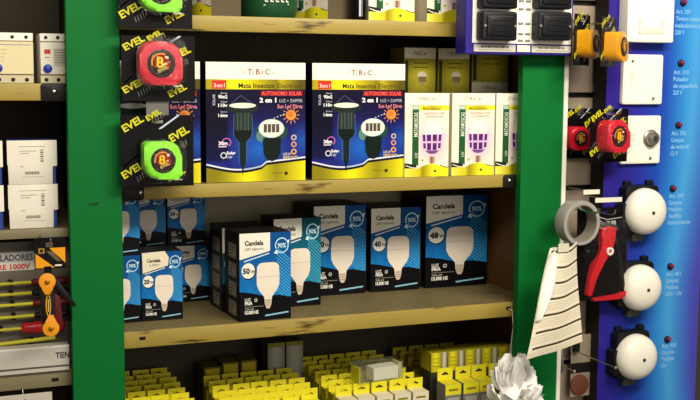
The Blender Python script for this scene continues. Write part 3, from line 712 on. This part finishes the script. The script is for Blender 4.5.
def price_tag(x, y, z, w, label):
    t = empty('price_tag', (x, y, z), 0, label, 'price tag', 'white price tags on hooks')
    box('tag', -w / 2, w / 2, -.0008, .0008, 0, .011, CREAMP, t, .0003); tube('tag_rod', [(0, .0008, .007), (0, .1, .007)], .0015, STEEL, t)
price_tag(.632, -.066, 1.180, .075, 'white price tag above the pipe cutter card')
price_tag(.585, -.064, 1.2, .045, 'short white price tag above the grey tape roll')

def tape_roll():
    t = empty('tape_roll', (.541, -.055, 1.137), 4, 'grey translucent roll of wide tape hanging beside the pipe cutter', 'tape roll')
    lathe('tape', [(.0435, 0), (.0515, 0), (.052, .002), (.052, .034), (.0515, .036), (.0435, .036), (.0435, 0)], mat('grey_tape', '#a39f98', .25, var=.1, scale=40, coat=.2), t, 48, 'y')
    lathe('core', [(.041, -.001), (.0433, -.001), (.0433, .037), (.041, .037), (.041, -.001)], mat('core_card', '#8c8478', .6, var=.1), t, 40, 'y')
tape_roll()
hook(.562, 1.163, .038, -.13, 'thick wire hook carrying the grey tape roll', r=.003)

def long_hooks():
    hook(.600, .807, .038, -.16, 'long straight wire hook with a ball tip beside the lowest bell', r=.0016, ball=True)
    hook(.575, .768, .038, -.03, 'short straight wire hook with a ball tip beside the white carton', r=.0016, ball=True)
long_hooks()
def low_things():
    t = empty('white_blister_card', (.622, .012, .69), 0, 'pale card with a brown round disc hanging below the printed sheet', 'card')
    box('card', -.03, .03, 0, .002, 0, .155, mat('pale_card', '#8f846e', .6, var=.08), t, .0004)
    lathe('brown_disc', [(.026, 0), (.026, .004), (.022, .006), (0, .006)], mat('brown_disc_mat', '#6a3a2c', .6, var=.15, scale=40), t, 26, 'y', (-.005, 0, .03))
    box('dark_band', -.03, .03, -.001, 0, .06, .085, BLACKM, t, .0002); box('clip', -.028, -.012, -.012, 0, .115, .15, BLACKP, t, .002)
low_things()

def sheet():
    """printed price sheet, its side edge folded over to show the white back"""
    NX, NY = 14, 96; W, H = 0, 0
    def pos(u, v):
        xl = .446 - .092 * v - .004 * math.sin(v * 3.1); xr = .516 + .013 * v
        x = xl + (xr - xl) * u; y = -.125 - .012 * math.sin(u * 3.0 + v * 2.0) - .02 * v * (1 - u) + .014 * math.cos(v * 3)
        z = 1.090 - v * (.226 + .006 * u) + .014 * (u - .5) + .004 * math.sin(u * 6 + 1) * (1 - v * .4) - .010 * (1 - u) * v
        return Vector((x, y, z))
    V, F, C = [], [], []
    for j in range(NY + 1):
        for i in range(NX + 1): V.append(pos(i / NX, j / NY)[:])
    for j in range(NY):
        for i in range(NX):
            b = j * (NX + 1) + i; F.append((b, b + 1, b + NX + 2, b + NX + 1))
            ph = j % 14
            c = '#4a3a22' if ph in (3, 4) and i > 0 else ('#d8ccb0' if ph in (7, 9, 11, 13) and i < NX else '#efe4cc')
            C.append(c)
    t = empty('price_sheet', (0, 0, 0), 0, 'curled printed sheet with dark bands hanging in front of the white edged post', 'sheet')
    def mk(name, V, F, C, m):
        me = bpy.data.meshes.new(name); me.from_pydata(V, [], F); at = me.color_attributes.new('Col', 'FLOAT_COLOR', 'CORNER')
        at.data.foreach_set('color', [x for f, c in zip(F, C) for _ in f for x in lin(c)]); me.materials.append(m); me.update()
        me.polygons.foreach_set('use_smooth', [True] * len(me.polygons)); return link(name, me, t)
    o = mk('printed_paper', V, F, C, PRINT_MATT)
    V, F, C = [], [], []; n = 30
    for j in range(n + 1):
        v = .05 + .60 * j / n; p = pos(0, v); w = .040 * math.sin(math.pi * min(1, (v - .0) / .75)) ** .8 + .002
        for k in range(5):
            a = math.pi * k / 4; V.append((p.x + w * (k / 4) * .9 , p.y - .012 * math.sin(a) - .004, p.z + .004 * k))
    for j in range(n):
        for k in range(4): b = j * 5 + k; F.append((b, b + 1, b + 6, b + 5)); C.append('#fdfaf0')
    mk('folded_edge', V, F, C, PRINT_MATT)
    box('tape_strip', .458, .486, -.127, -.1255, 1.078, 1.098, mat('tape_strip_clear', '#d8d0b8', .3, var=.05), t, .0002)
sheet()

def flower():
    t = empty('white_paper_flower', (.383, -.075, .0), 0, 'white ruffled paper flower in front of the small yellow cartons', 'paper flower')
    WP = mat('white_tissue', '#fffdf8', .6, var=.01)
    lathe('wrapped_stem', [(0, 0), (.07, 0), (.075, .02), (.06, .3), (.058, .62), (.056, .67), (.044, .72), (.028, .765), (.012, .79), (0, .795)], WP, t, 22)
    rnd = random.Random(3)
    bm0 = bmesh.new(); n, m = 5, 4; vs = []
    for j in range(m + 1):
        for i in range(n + 1):
            u = i / n - .5; v = j / m; w = .036 * (math.sin(math.pi * (.12 + .8 * v)) ** .7)
            vs.append(bm0.verts.new((u * w, -.006 * math.sin(v * 3) + .014 * v * v - .03 * u * u + .003 * math.sin(u * 9 + v * 4), v * .045 + .004 * math.cos(u * 14) * v)))
    for j in range(m):
        for i in range(n): b = j * (n + 1) + i; bm0.faces.new((vs[b], vs[b + 1], vs[b + n + 2], vs[b + n + 1]))
    me = fin(bm0, 'petal', WP, 60)
    for k in range(38):
        z = rnd.uniform(.12, .205); a = k * 2.399; tilt = 15 + (1 - (z - .12) / .085) * 75 + rnd.uniform(-12, 12)
        o = link('petal', me, t); s = rnd.uniform(.85, 1.2); o.scale = (s, s, s)
        r = .012 + (.2 - z) * .16
        o.location = (math.sin(a) * r, -math.cos(a) * r, z + .59)
        o.rotation_euler = Euler((R(tilt), rnd.uniform(-.3, .3), a), 'XYZ')
flower()

# ================================================================== THE NEIGHBOURING BAY
def module(x0, x1, label, kind):
    w = x1 - x0; t = empty('electrical_module', ((x0 + x1) / 2, .05, 1.4518), 0, label, 'electrical module', 'electrical modules on the ochre shelf')
    box('body', -w / 2, w / 2, .008, .07, 0, .1, CREAMP, t, .002); box('front_block', -w / 2, w / 2, 0, .008, .018, .082, CREAMP if kind else mat('yellowed_plastic', '#e6d8ac', .4, var=.05), t, .0015)
    box('terminal_ledge', -w / 2, w / 2, .002, .008, .084, .0995, WHITEP, t, .001); box('lower_ledge', -w / 2, w / 2, .003, .008, .0005, .016, mat('ivory_plastic', '#cfc2a0', .45, var=.08), t, .001)
    n = max(3, int(w / .024)); 
    for k in range(n):
        x = -w / 2 + w * (k + .5) / n
        lathe('screw_hole', [(.0035, 0), (.0035, .0012), (0, .0012)], BLACKM, t, 10, 'y', (x, .002, .0915)); lathe('screw_hole', [(.004, 0), (.004, .0012), (0, .0012)], BLACKM, t, 10, 'y', (x, .003, .0075))
    a = Art(w, .1, w * 1000, 100)
    if kind:
        a.rect(8, 32, 20, 41, '#c8442e', 0); a.rect(26, 30, 58, 66, '#cfc8b4', 0)
        for k in range(6): a.line([(28, 33 + k * 5), (54, 33 + k * 5)], 1.2, '#6a6a7a', 1)
        a.line([(9, 48), (18, 48)], 2, '#8a847a', 1)
    else:
        a.rect(1, 19, w * 1000 - 1, 81, '#e6d8ac', 0); a.line([(14, 24), (w * 1000 - 4, 24)], 1.6, '#8a96a8', 1)
        for k in range(4): a.line([(w * 1000 - 62, 34 + k * 7), (w * 1000 - 52 - k * 2, 34 + k * 7)], 1.6, '#c4b48c', 1)
    link('printed_marks', a.mesh(), t, (0, 0 if kind else 0, 0))
    lathe('blue_button', [(.0085, 0), (.0085, .004), (.006, .006), (0, .006)], mat('blue_button_plastic', '#2a3aa0', .3, var=.1), t, 20, 'y', (-w / 2 + .014 if kind else w / 2 - .068, 0, .030))
module(-.792, -.660, 'cream electrical module with a plain yellowed front', 0)
module(-.647, -.577, 'electrical module with a red square and a blue button', 1)

def white_carton(x, z, label, seed):
    t = empty('white_carton', (x, .05, z), 0, label, 'carton', 'white labelled cartons')
    box('blue_tray', -.044, .046, .0005, .09, 0, .087, mat('blue_card', '#28408a', .5, var=.1), t, .001)
    prism('white_sleeve', [(-.047, 0), (.0385, 0), (.0385, .036), (.048, .036), (.048, .0885), (-.049, .0885), (-.049, .04), (-.047, .04)], -.002, .0004, mat('white_carton_card', '#ece4d4', .55, var=.04, scale=20), t, .0005)
    a = Art(.095, .088, 50, 44)
    a.line([(11, 6), (38, 6)], .5, '#8a8478', 0)
    for k in range(2): a.line([(12, 10.4 + k * 2.4), (29 - k * 7, 10.4 + k * 2.4)], .9, '#b4aea0', 0)
    for k in range(6): a.rect(33, 9 + k * 2.2, 33 + 3.4, 9 + k * 2.2 + 1.4, '#6a655c' if k % 2 else '#a8a294', 0)
    a.line([(12, 26), (16, 26)], 1, '#b0aa9c', 0)
    for k in range(16): a.rect(17 + k * .95, 31, 17 + k * .95 + (.65 if k % 3 else .4), 34, '#5a554c', 0)
    a.line([(14, 36.4), (36, 36.4)], .5, '#a8a296', 0)
    link('printed_label', a.mesh('label', PRINT_MATT), t, (0, -.002, 0))
for x, nm in ((-.667, 'beside the green post'), (-.772, 'in the stack away from the green post')):
    white_carton(x, 1.1614, 'white labelled carton at the bottom of the stack ' + nm if x > -.7 else 'white labelled carton at the bottom, ' + nm, 1)
    white_carton(x, 1.1614 + .0888, 'white labelled carton on top of the stack ' + nm if x > -.7 else 'white labelled carton on top, ' + nm, 2)

def screwdrivers():
    t = empty('screwdriver_card', (-.72, .075, .8695), 0, 'grey display card with screwdriver lettering behind the screwdrivers', 'display card')
    box('card', -.17, .135, 0, .003, 0, .262, mat('grey_brown_card', '#6e665a', .6, var=.1), t, .0005)
    a = Art(.3, .06, 150, 30)
    a.rect(10, 4, 122, 14.5, '#a8a6a4', 0); a.rect(10, 14.5, 122, 23, '#cfcabf', 0)
    a.text('DESTORNILLADORES', 119, 12.5, 6, '#3a3a44', 1, w=72, bold=.03, align='r'); a.text('SIEMPRE 1000V', 116, 21.6, 5.4, '#c23a2e', 1, w=52, bold=.03, align='r')
    link('lettering', a.mesh(), t, (-.036, -.0004, .189))
    YEL = mat('yellow_insulation', '#c9c02c', .4, var=.1); RED = mat('red_handle', '#b81e26', .35, var=.1, coat=.2); DRED = mat('dark_red_handle', '#6a1420', .4, var=.15)
    spec = [(1.049, -.668, DRED, .0075, 'dark red handle, nearest the lettering'), (1.027, -.668, BLACKP, .007, 'black handle, second below the lettering'), (1.005, -.666, DRED, .0075, 'dark red handle, third below the lettering'),
            (.980, -.664, BLACKP, .007, 'black handle, fourth below the lettering'), (.955, -.690, RED, .0125, 'thick bright red handle')]
    for z, hx, m, r, lb in spec:
        s = empty('screwdriver', (hx, .06, z), 0, 'yellow shafted screwdriver with a ' + lb, 'screwdriver', 'insulated screwdrivers')
        tube('shaft', [(-.2, 0, -.002), (0, 0, 0)], .0036, YEL, s)
        tube('handle', [(-.006, 0, 0), (0, 0, 0), (.012, 0, 0), (.02, 0, 0), (.055 + .014 * (r > .012), 0, 0), (.064 + .014 * (r > .012), 0, 0), (.067 + .014 * (r > .012), 0, 0)], [r * .6, r * .95, r * .8, r, r * 1.05, r * .9, r * .4], m, s, 10)
        box('holder_clip', -.05, -.042, -.002, .0148, -.0065, .0065, BLACKP, s, .001)
    s = empty('screwdriver', (-.63, .058, .927), 0, 'long yellow insulated rod lying above the silver carton', 'screwdriver', 'insulated screwdrivers')
    tube('shaft', [(-.2, 0, -.006), (0, 0, .004)], [.0045, .0045], YEL, s)
    box('holder_clip', -.05, -.042, -.002, .0168, -.0065, .0065, BLACKP, s, .001)
screwdrivers()

def wire_tool():
    t = empty('wire_stripper_pack', (-.646, -.03, .955), 0, 'black folding tool with orange pivots hanging from a black and orange card', 'hand tool')
    OR = mat('orange_plastic', '#f09a1e', .35, var=.08, scale=30)
    bm = bmesh.new()
    for x0, x1, z0, z1 in ((-.03, .031, .135, .178), (-.03, -.008, .178, .197), (.008, .031, .178, .197), (-.008, .008, .187, .197)): bm_box(bm, x0, x1, 0, .0012, z0, z1)
    link('header_card', fin(bm, 'header_card', CARDB), t)
    a = Art(.061, .062, 60, 60); a.rect(1, 19, 59, 59, '#15110f')
    a.poly([(2, 30), (2, 58), (38, 58)], '#f0a01c', 1); a.poly([(28, 20), (58, 20), (58, 50)], '#f0a01c', 1); a.poly([(22, 26), (34, 26), (50, 46), (42, 46)], '#6a5c44', 2)
    a.rect(8, 20, 19, 30, '#b89030', 1); a.rect(10.5, 22, 16.5, 28, '#2a2418', 2); a.line([(38, 54), (51, 54)], 3, '#f6efd8', 2)
    link('printed_header', a.mesh(), t, (.0005, -.0002, .135))
    prism('spine', [(-.020, .122), (-.004, .126), (.006, .11), (.006, .04), (.004, .012), (-.014, .008), (-.02, .03), (-.022, .09)], -.016, -.002, BLACKP, t, .003)
    prism('handle', [(.002, .112), (.01, .118), (.047, .062), (.042, .056), (.01, .092)], -.012, -.004, BLACKP, t, .002)
    prism('back_handle', [(.004, .09), (.016, .08), (.02, .03), (.012, .012), (.002, .02)], -.014, -.004, mat('dark_red_plastic', '#5a1218', .4, var=.1), t, .002)
    for x, z, d in ((-.009, .113, -1), (-.004, .020, 1)):
        p = prism('orange_pivot', [(x + .0165 * math.cos(R(q)), z + .0165 * math.sin(R(q))) for q in range(-60 if d < 0 else 120, 241 if d < 0 else 421, 20)] + [(x - .006 * -d, z + d * .026), (x + .006 * -d, z + d * .026)], -.022, -.016, OR, t, .002)
        lathe('pivot_bolt', [(.005, 0), (.005, .002), (.003, .003), (0, .003)], mat('brass_bolt', '#a8781c', .35, metal=.6), p, 14, 'y', (x, -.022, z))
    a = Art(.014, .05, 14, 50); a.ell(7, 25, 5, 22, '#e8a828', 0); a.ell(7, 25, 2.8, 19, '#16120c', 1); a.line([(7, 13), (7, 37)], 1.4, '#e8d8a0', 2); link('oval_badge', a.mesh(), t, (-.0075, -.0163, .04))
    box('header_tab', -.012, .002, -.002, .0015, .115, .14, CARDB, t, .0004)
wire_tool()
hook(-.646, 1.1385, .029, -.045, 'wire hook holding the black and orange tool card', r=.002)

def silver_carton():
    t = empty('silver_carton', (-.8, .021, .8698), 0, 'long silver carton lying under the screwdrivers', 'carton')
    box('carton', -.2, .1935, 0, .03, 0, .053, mat('silver_card', '#c4c0b4', .35, var=.06, scale=10), t, .001)
    a = Art(.39, .053, 195, 26); a.rect(0, 0, 195, 2, '#e6e2d6', 0); a.rect(0, 20, 195, 22, '#5a564c', 0); a.text('TIENE', 182, 13, 6, '#3a342c', 0, w=17, bold=.03, align='l'); link('printed_front', a.mesh(), t, (-.003, 0, 0))  # dark lower strip painted in for the shaded gap under the carton
silver_carton()
def crown_card():
    t = empty('white_hang_card', (-.70, .02, .70), 0, 'white card with a black crown shape hanging under the grey shelf', 'card')
    box('card', -.055, .057, 0, .0015, 0, .128, mat('white_hang_card_mat', '#c9c0b4', .6, var=.05), t, .0004)
    prism('black_crown', [(-.03, .085), (-.03, .108), (-.02, .112), (-.008, .106), (.004, .118), (.016, .108), (.028, .114), (.038, .104), (.036, .085)], -.006, 0, BLACKP, t, .001)
    tube('hanger', [(0, .001, .127), (0, .005, .14), (0, .03, .146)], .001, STEEL, t)
crown_card()

# ================================================================== SMALL CARTONS ON THE LOW SHELF
ZB = .6203
YH = mat('yellow_header_card', '#e6da2a', .45, var=.12, scale=30); YD = mat('yellow_carton_card', '#b0a426', .5, var=.15, scale=25)
def hang_art(W, H, v):
    a = Art(W, H, 40, 110); a.rect(0, 0, 40, 110, ['#6a6228', '#7c7a70', '#c9bf9a'][v])
    a.rect(0, 0, 40, 22, ['#d8cc28', '#e6da2a', '#e6dcc0'][v], 1); a.rect(5, 28, 35, 90, ['#3a301c', '#a8a69c', '#8a8068'][v], 1)
    a.ell(20, 50, 10, 14, ['#7a5a3a', '#d0cec4', '#5a5240'][v], 2, 14); a.rect(15, 62, 25, 78, ['#5a4a34', '#8c8a84', '#4a4434'][v], 3)
    a.rect(8, 9, 32, 14, '#8f861c', 2)
    return a
def small_carton_proto(v, W=.041, D=.036, H=.112, hh=.026):
    t = empty('small_carton', (0, 0, 0)); h = H
    carton('carton', W, D, H, [YD, mat('clear_grey_body', '#8a8880', .3, var=.1), mat('cream_carton', '#d8cca8', .5, var=.08)][v], t)
    link('printed_front', hang_art(W, H, v).mesh(), t)
    bm = bmesh.new(); w = W / 2 - .0005
    # header with a hat shaped hanging hole
    o = [(-w, 0), (w, 0), (w, hh), (-w, hh)]; i = [(-.009, hh * .42), (.009, hh * .42), (.009, hh * .56), (.0035, hh * .60), (.0, hh * .74), (-.0035, hh * .60), (-.009, hh * .56)]
    for yy in (0, .0012):
        O = [bm.verts.new((x, D - .003 + yy, H + z)) for x, z in o]; I = [bm.verts.new((x, D - .003 + yy, H + z)) for x, z in i]
        for f in ((O[0], O[1], I[1], I[0]), (O[1], O[2], I[2], I[1]), (O[2], O[3], I[4]), (O[2], I[4], I[3], I[2]), (O[3], I[6], I[5], I[4]), (O[3], O[0], I[0], I[6])): bm.faces.new(f)
        if yy == 0: A = (O, I)
    for P, Q in ((A[0], O), (A[1], I)):
        n = len(P)
        for k in range(n): bm.faces.new((P[k], P[(k + 1) % n], Q[(k + 1) % n], Q[k]))
    link('header_card', fin(bm, 'header', YH), t)
    box('lid', -W / 2 + .0006, W / 2 - .0006, .0004, D - .0035, H + .0001, H + .0008, YH if v != 2 else mat('cream_lid', '#e2d6b4', .5, var=.08), t, .0002)
    return t
PROTO = {}
rb = random.Random(11)
def small_carton(v, x, y, z, label, group, **kw):
    k = (v,) + tuple(sorted(kw.items()))
    if k not in PROTO: o = PROTO[k] = small_carton_proto(v, **kw)
    else: o = copy_tree(PROTO[k])
    o.location = (x + rb.uniform(-.0012, .0012), y + rb.uniform(-.002, .002), z); o.rotation_euler = (0, 0, R(rb.uniform(-1.5, 1.5))); tag(o, label, 'carton', group)
    return o
ORD = ['first', 'second', 'third', 'fourth', 'fifth', 'sixth', 'seventh']
for r in range(7):
    for c in range(4):
        small_carton(0, -.346 - .0455 * c, .072 + .0465 * r, ZB, 'small yellow headed carton, %s row from the shelf lip, %s from the scratched green post' % (ORD[r], ORD[3 - c]), 'small cartons beside the green post')
for r in range(5):
    for c in range(5):
        small_carton(0, -.243 + .0455 * c, .055 + .0465 * r, ZB, 'yellow headed carton before the tall grey cartons, %s row from lip, %s from dark gap' % (ORD[r], ORD[c]), 'small cartons in front of the tall grey ones')
for r in range(7):
    for c in range(5):
        v = 2 if r == 0 else 0
        small_carton(v, .022 + .0455 * c, .052 + .0465 * r, ZB, 'small cream lidded carton before the clear box, %s from the clear fronted cartons' % ORD[4 - c] if v else 'yellow headed carton around the clear box, %s row from the lip, %s from the cubes' % (ORD[r], ORD[4 - c]), 'small cartons around the clear box' if not v else 'cream lidded cartons')
for r in range(3):
    for c in range(4):
        small_carton(0, .296 + .0465 * c, .245 + .0465 * r, ZB, 'dim yellow headed carton, %s row behind the yellow cubes, %s from the brown side board' % (ORD[r], ORD[3 - c]), 'small cartons behind the cubes')
for c in range(5):
    small_carton(1, .284 + .0455 * c, .036, ZB, 'clear fronted carton with yellow lid and header, %s from the white edged post' % ORD[4 - c], 'clear fronted cartons', W=.042, D=.045, H=.126, hh=.03)

def cube(x, z, c):
    t = empty('yellow_cube_carton', (x, .115, z), 0, 'small yellow and silver cube carton, %s from the brown side board' % ORD[4 - c], 'carton', 'yellow and silver cube cartons')
    carton('carton', .044, .06, .0475, YD, t)
    a = Art(.044, .0475, 40, 40); a.grid(0, 0, 25, 40, 5, 1, lambda x, y: mixc('#8f861a', '#e6da2c', math.sin((x + 3) / 28 * 3.1)), 0); a.rect(25, 0, 40, 40, '#8a8668', 0); a.rect(28, 0, 36, 40, '#c9c6a8', 1)
    for k in range(3): a.line([(4, 12 + k * 8), (19, 12 + k * 8)], 1.2, '#8a801c', 1)
    link('printed_front', MC.setdefault('cube', a.mesh()), t)
for c in range(5):  # supports added under the cubes, coloured dark for the shaded gap
    t = empty('gap_shade_carton', (.284 + .0465 * c, .116, ZB), 0, 'added carton in shade colour under a cube carton, %s from the brown side board' % ORD[4 - c], 'carton', 'added shade coloured cartons under the cubes')
    carton('carton', .044, .058, .137, mat('gap_shade_card', '#3a342a', .6, var=.1), t); box('tape_seal', -.006, .006, -.0006, 0, .02, .13, mat('brown_seal', '#5a4e38', .4), t, 0)
    cube(.284 + .0465 * c, ZB + .1372, c)

for x, h, nm in ((-.229, .146, 'third'), (-.183, .154, 'second'), (-.137, .155, 'first')):
    t = empty('olive_carton', (x, .318, ZB), 0, 'square dim yellow carton at the back, %s from the tall grey cartons' % nm, 'carton', 'dim yellow cartons at the back')
    carton('carton', .042, .06, h, OLIVE, t); a = Art(.042, h, 40, 140); a.rect(0, 0, 40, 140, '#6a6224'); a.rect(4, 4, 36, 34, '#c9b82c', 1); a.rect(4, 40, 36, 130, '#4a4424', 1); link('printed_front', a.mesh(), t)
for x, nm in ((-.072, 'tall grey carton with a pale lower print, beside the dim yellow cartons'), (-.024, 'tall grey carton with a pale lower print, beside the clear box block')):
    t = empty('tall_grey_carton', (x, .30, ZB), 0, nm, 'carton', 'tall grey cartons')
    carton('carton', .044, .06, .197, mat('dark_grey_card', '#5a564c', .5, var=.1), t)
    a = Art(.044, .197, 40, 180); a.grid(0, 0, 40, 180, 4, 8, lambda x, y: mixc('#8a8878', '#b8b6a8', math.sin(x / 40 * 3.1)), 0); a.rect(0, 0, 40, 10, '#8f8a3a', 1)
    a.poly([(6, 90), (14, 76), (20, 84), (28, 70), (36, 88), (36, 100), (6, 100)], '#e2e0d4', 1); a.rect(4, 100, 36, 170, '#6a6658', 1)
    link('printed_front', a.mesh(), t)

def clear_box():
    t = empty('clear_plastic_box', (.118, .085, ZB + .1385), 0, 'clear plastic box with a pale insert lying across the small cartons', 'clear box')
    bm = bmesh.new(); W, D, H, k = .06, .045, .042, .0012
    for b in ((-W, W, 0, k, 0, H), (-W, W, D - k, D, 0, H), (-W, -W + k, k, D - k, 0, H), (W - k, W, k, D - k, 0, H), (-W + k, W - k, k, D - k, 0, k)): bm_box(bm, *b)
    link('shell', fin(bm, 'shell', CLEARBOX), t)
    l = box('lid', -W - .001, W + .001, -.001, D + .001, H + .0002, H + .002, CLEARBOX, t, .0004)
    box('pale_insert', -.02, W - .012, .003, D - .006, .0015, .032, mat('pale_insert_card', '#faf6e6', .6, var=.05), t, .001)
    box('end_label', W - .011, W - .0015, .004, D - .004, .0015, .038, mat('end_label_cream', '#cfc890', .5, var=.1), t, .001)
    box('yellow_end', -W + .0015, -W + .005, .004, D - .004, .0015, .036, YH, t, .0005)
    t.rotation_euler = (0, 0, R(7))
clear_box()

# string hanging from the hole of the bulb shelf
tube_o = tube('hanging_string', [(.423, .0285, .921), (.428, .020, .918), (.432, .020, .88), (.428, .022, .83), (.432, .024, .78)], .0011, mat('string_white', '#c9bfae', .7, var=.1))
tag(tube_o, 'thin pale string hanging from the hole in the bulb shelf', 'string')
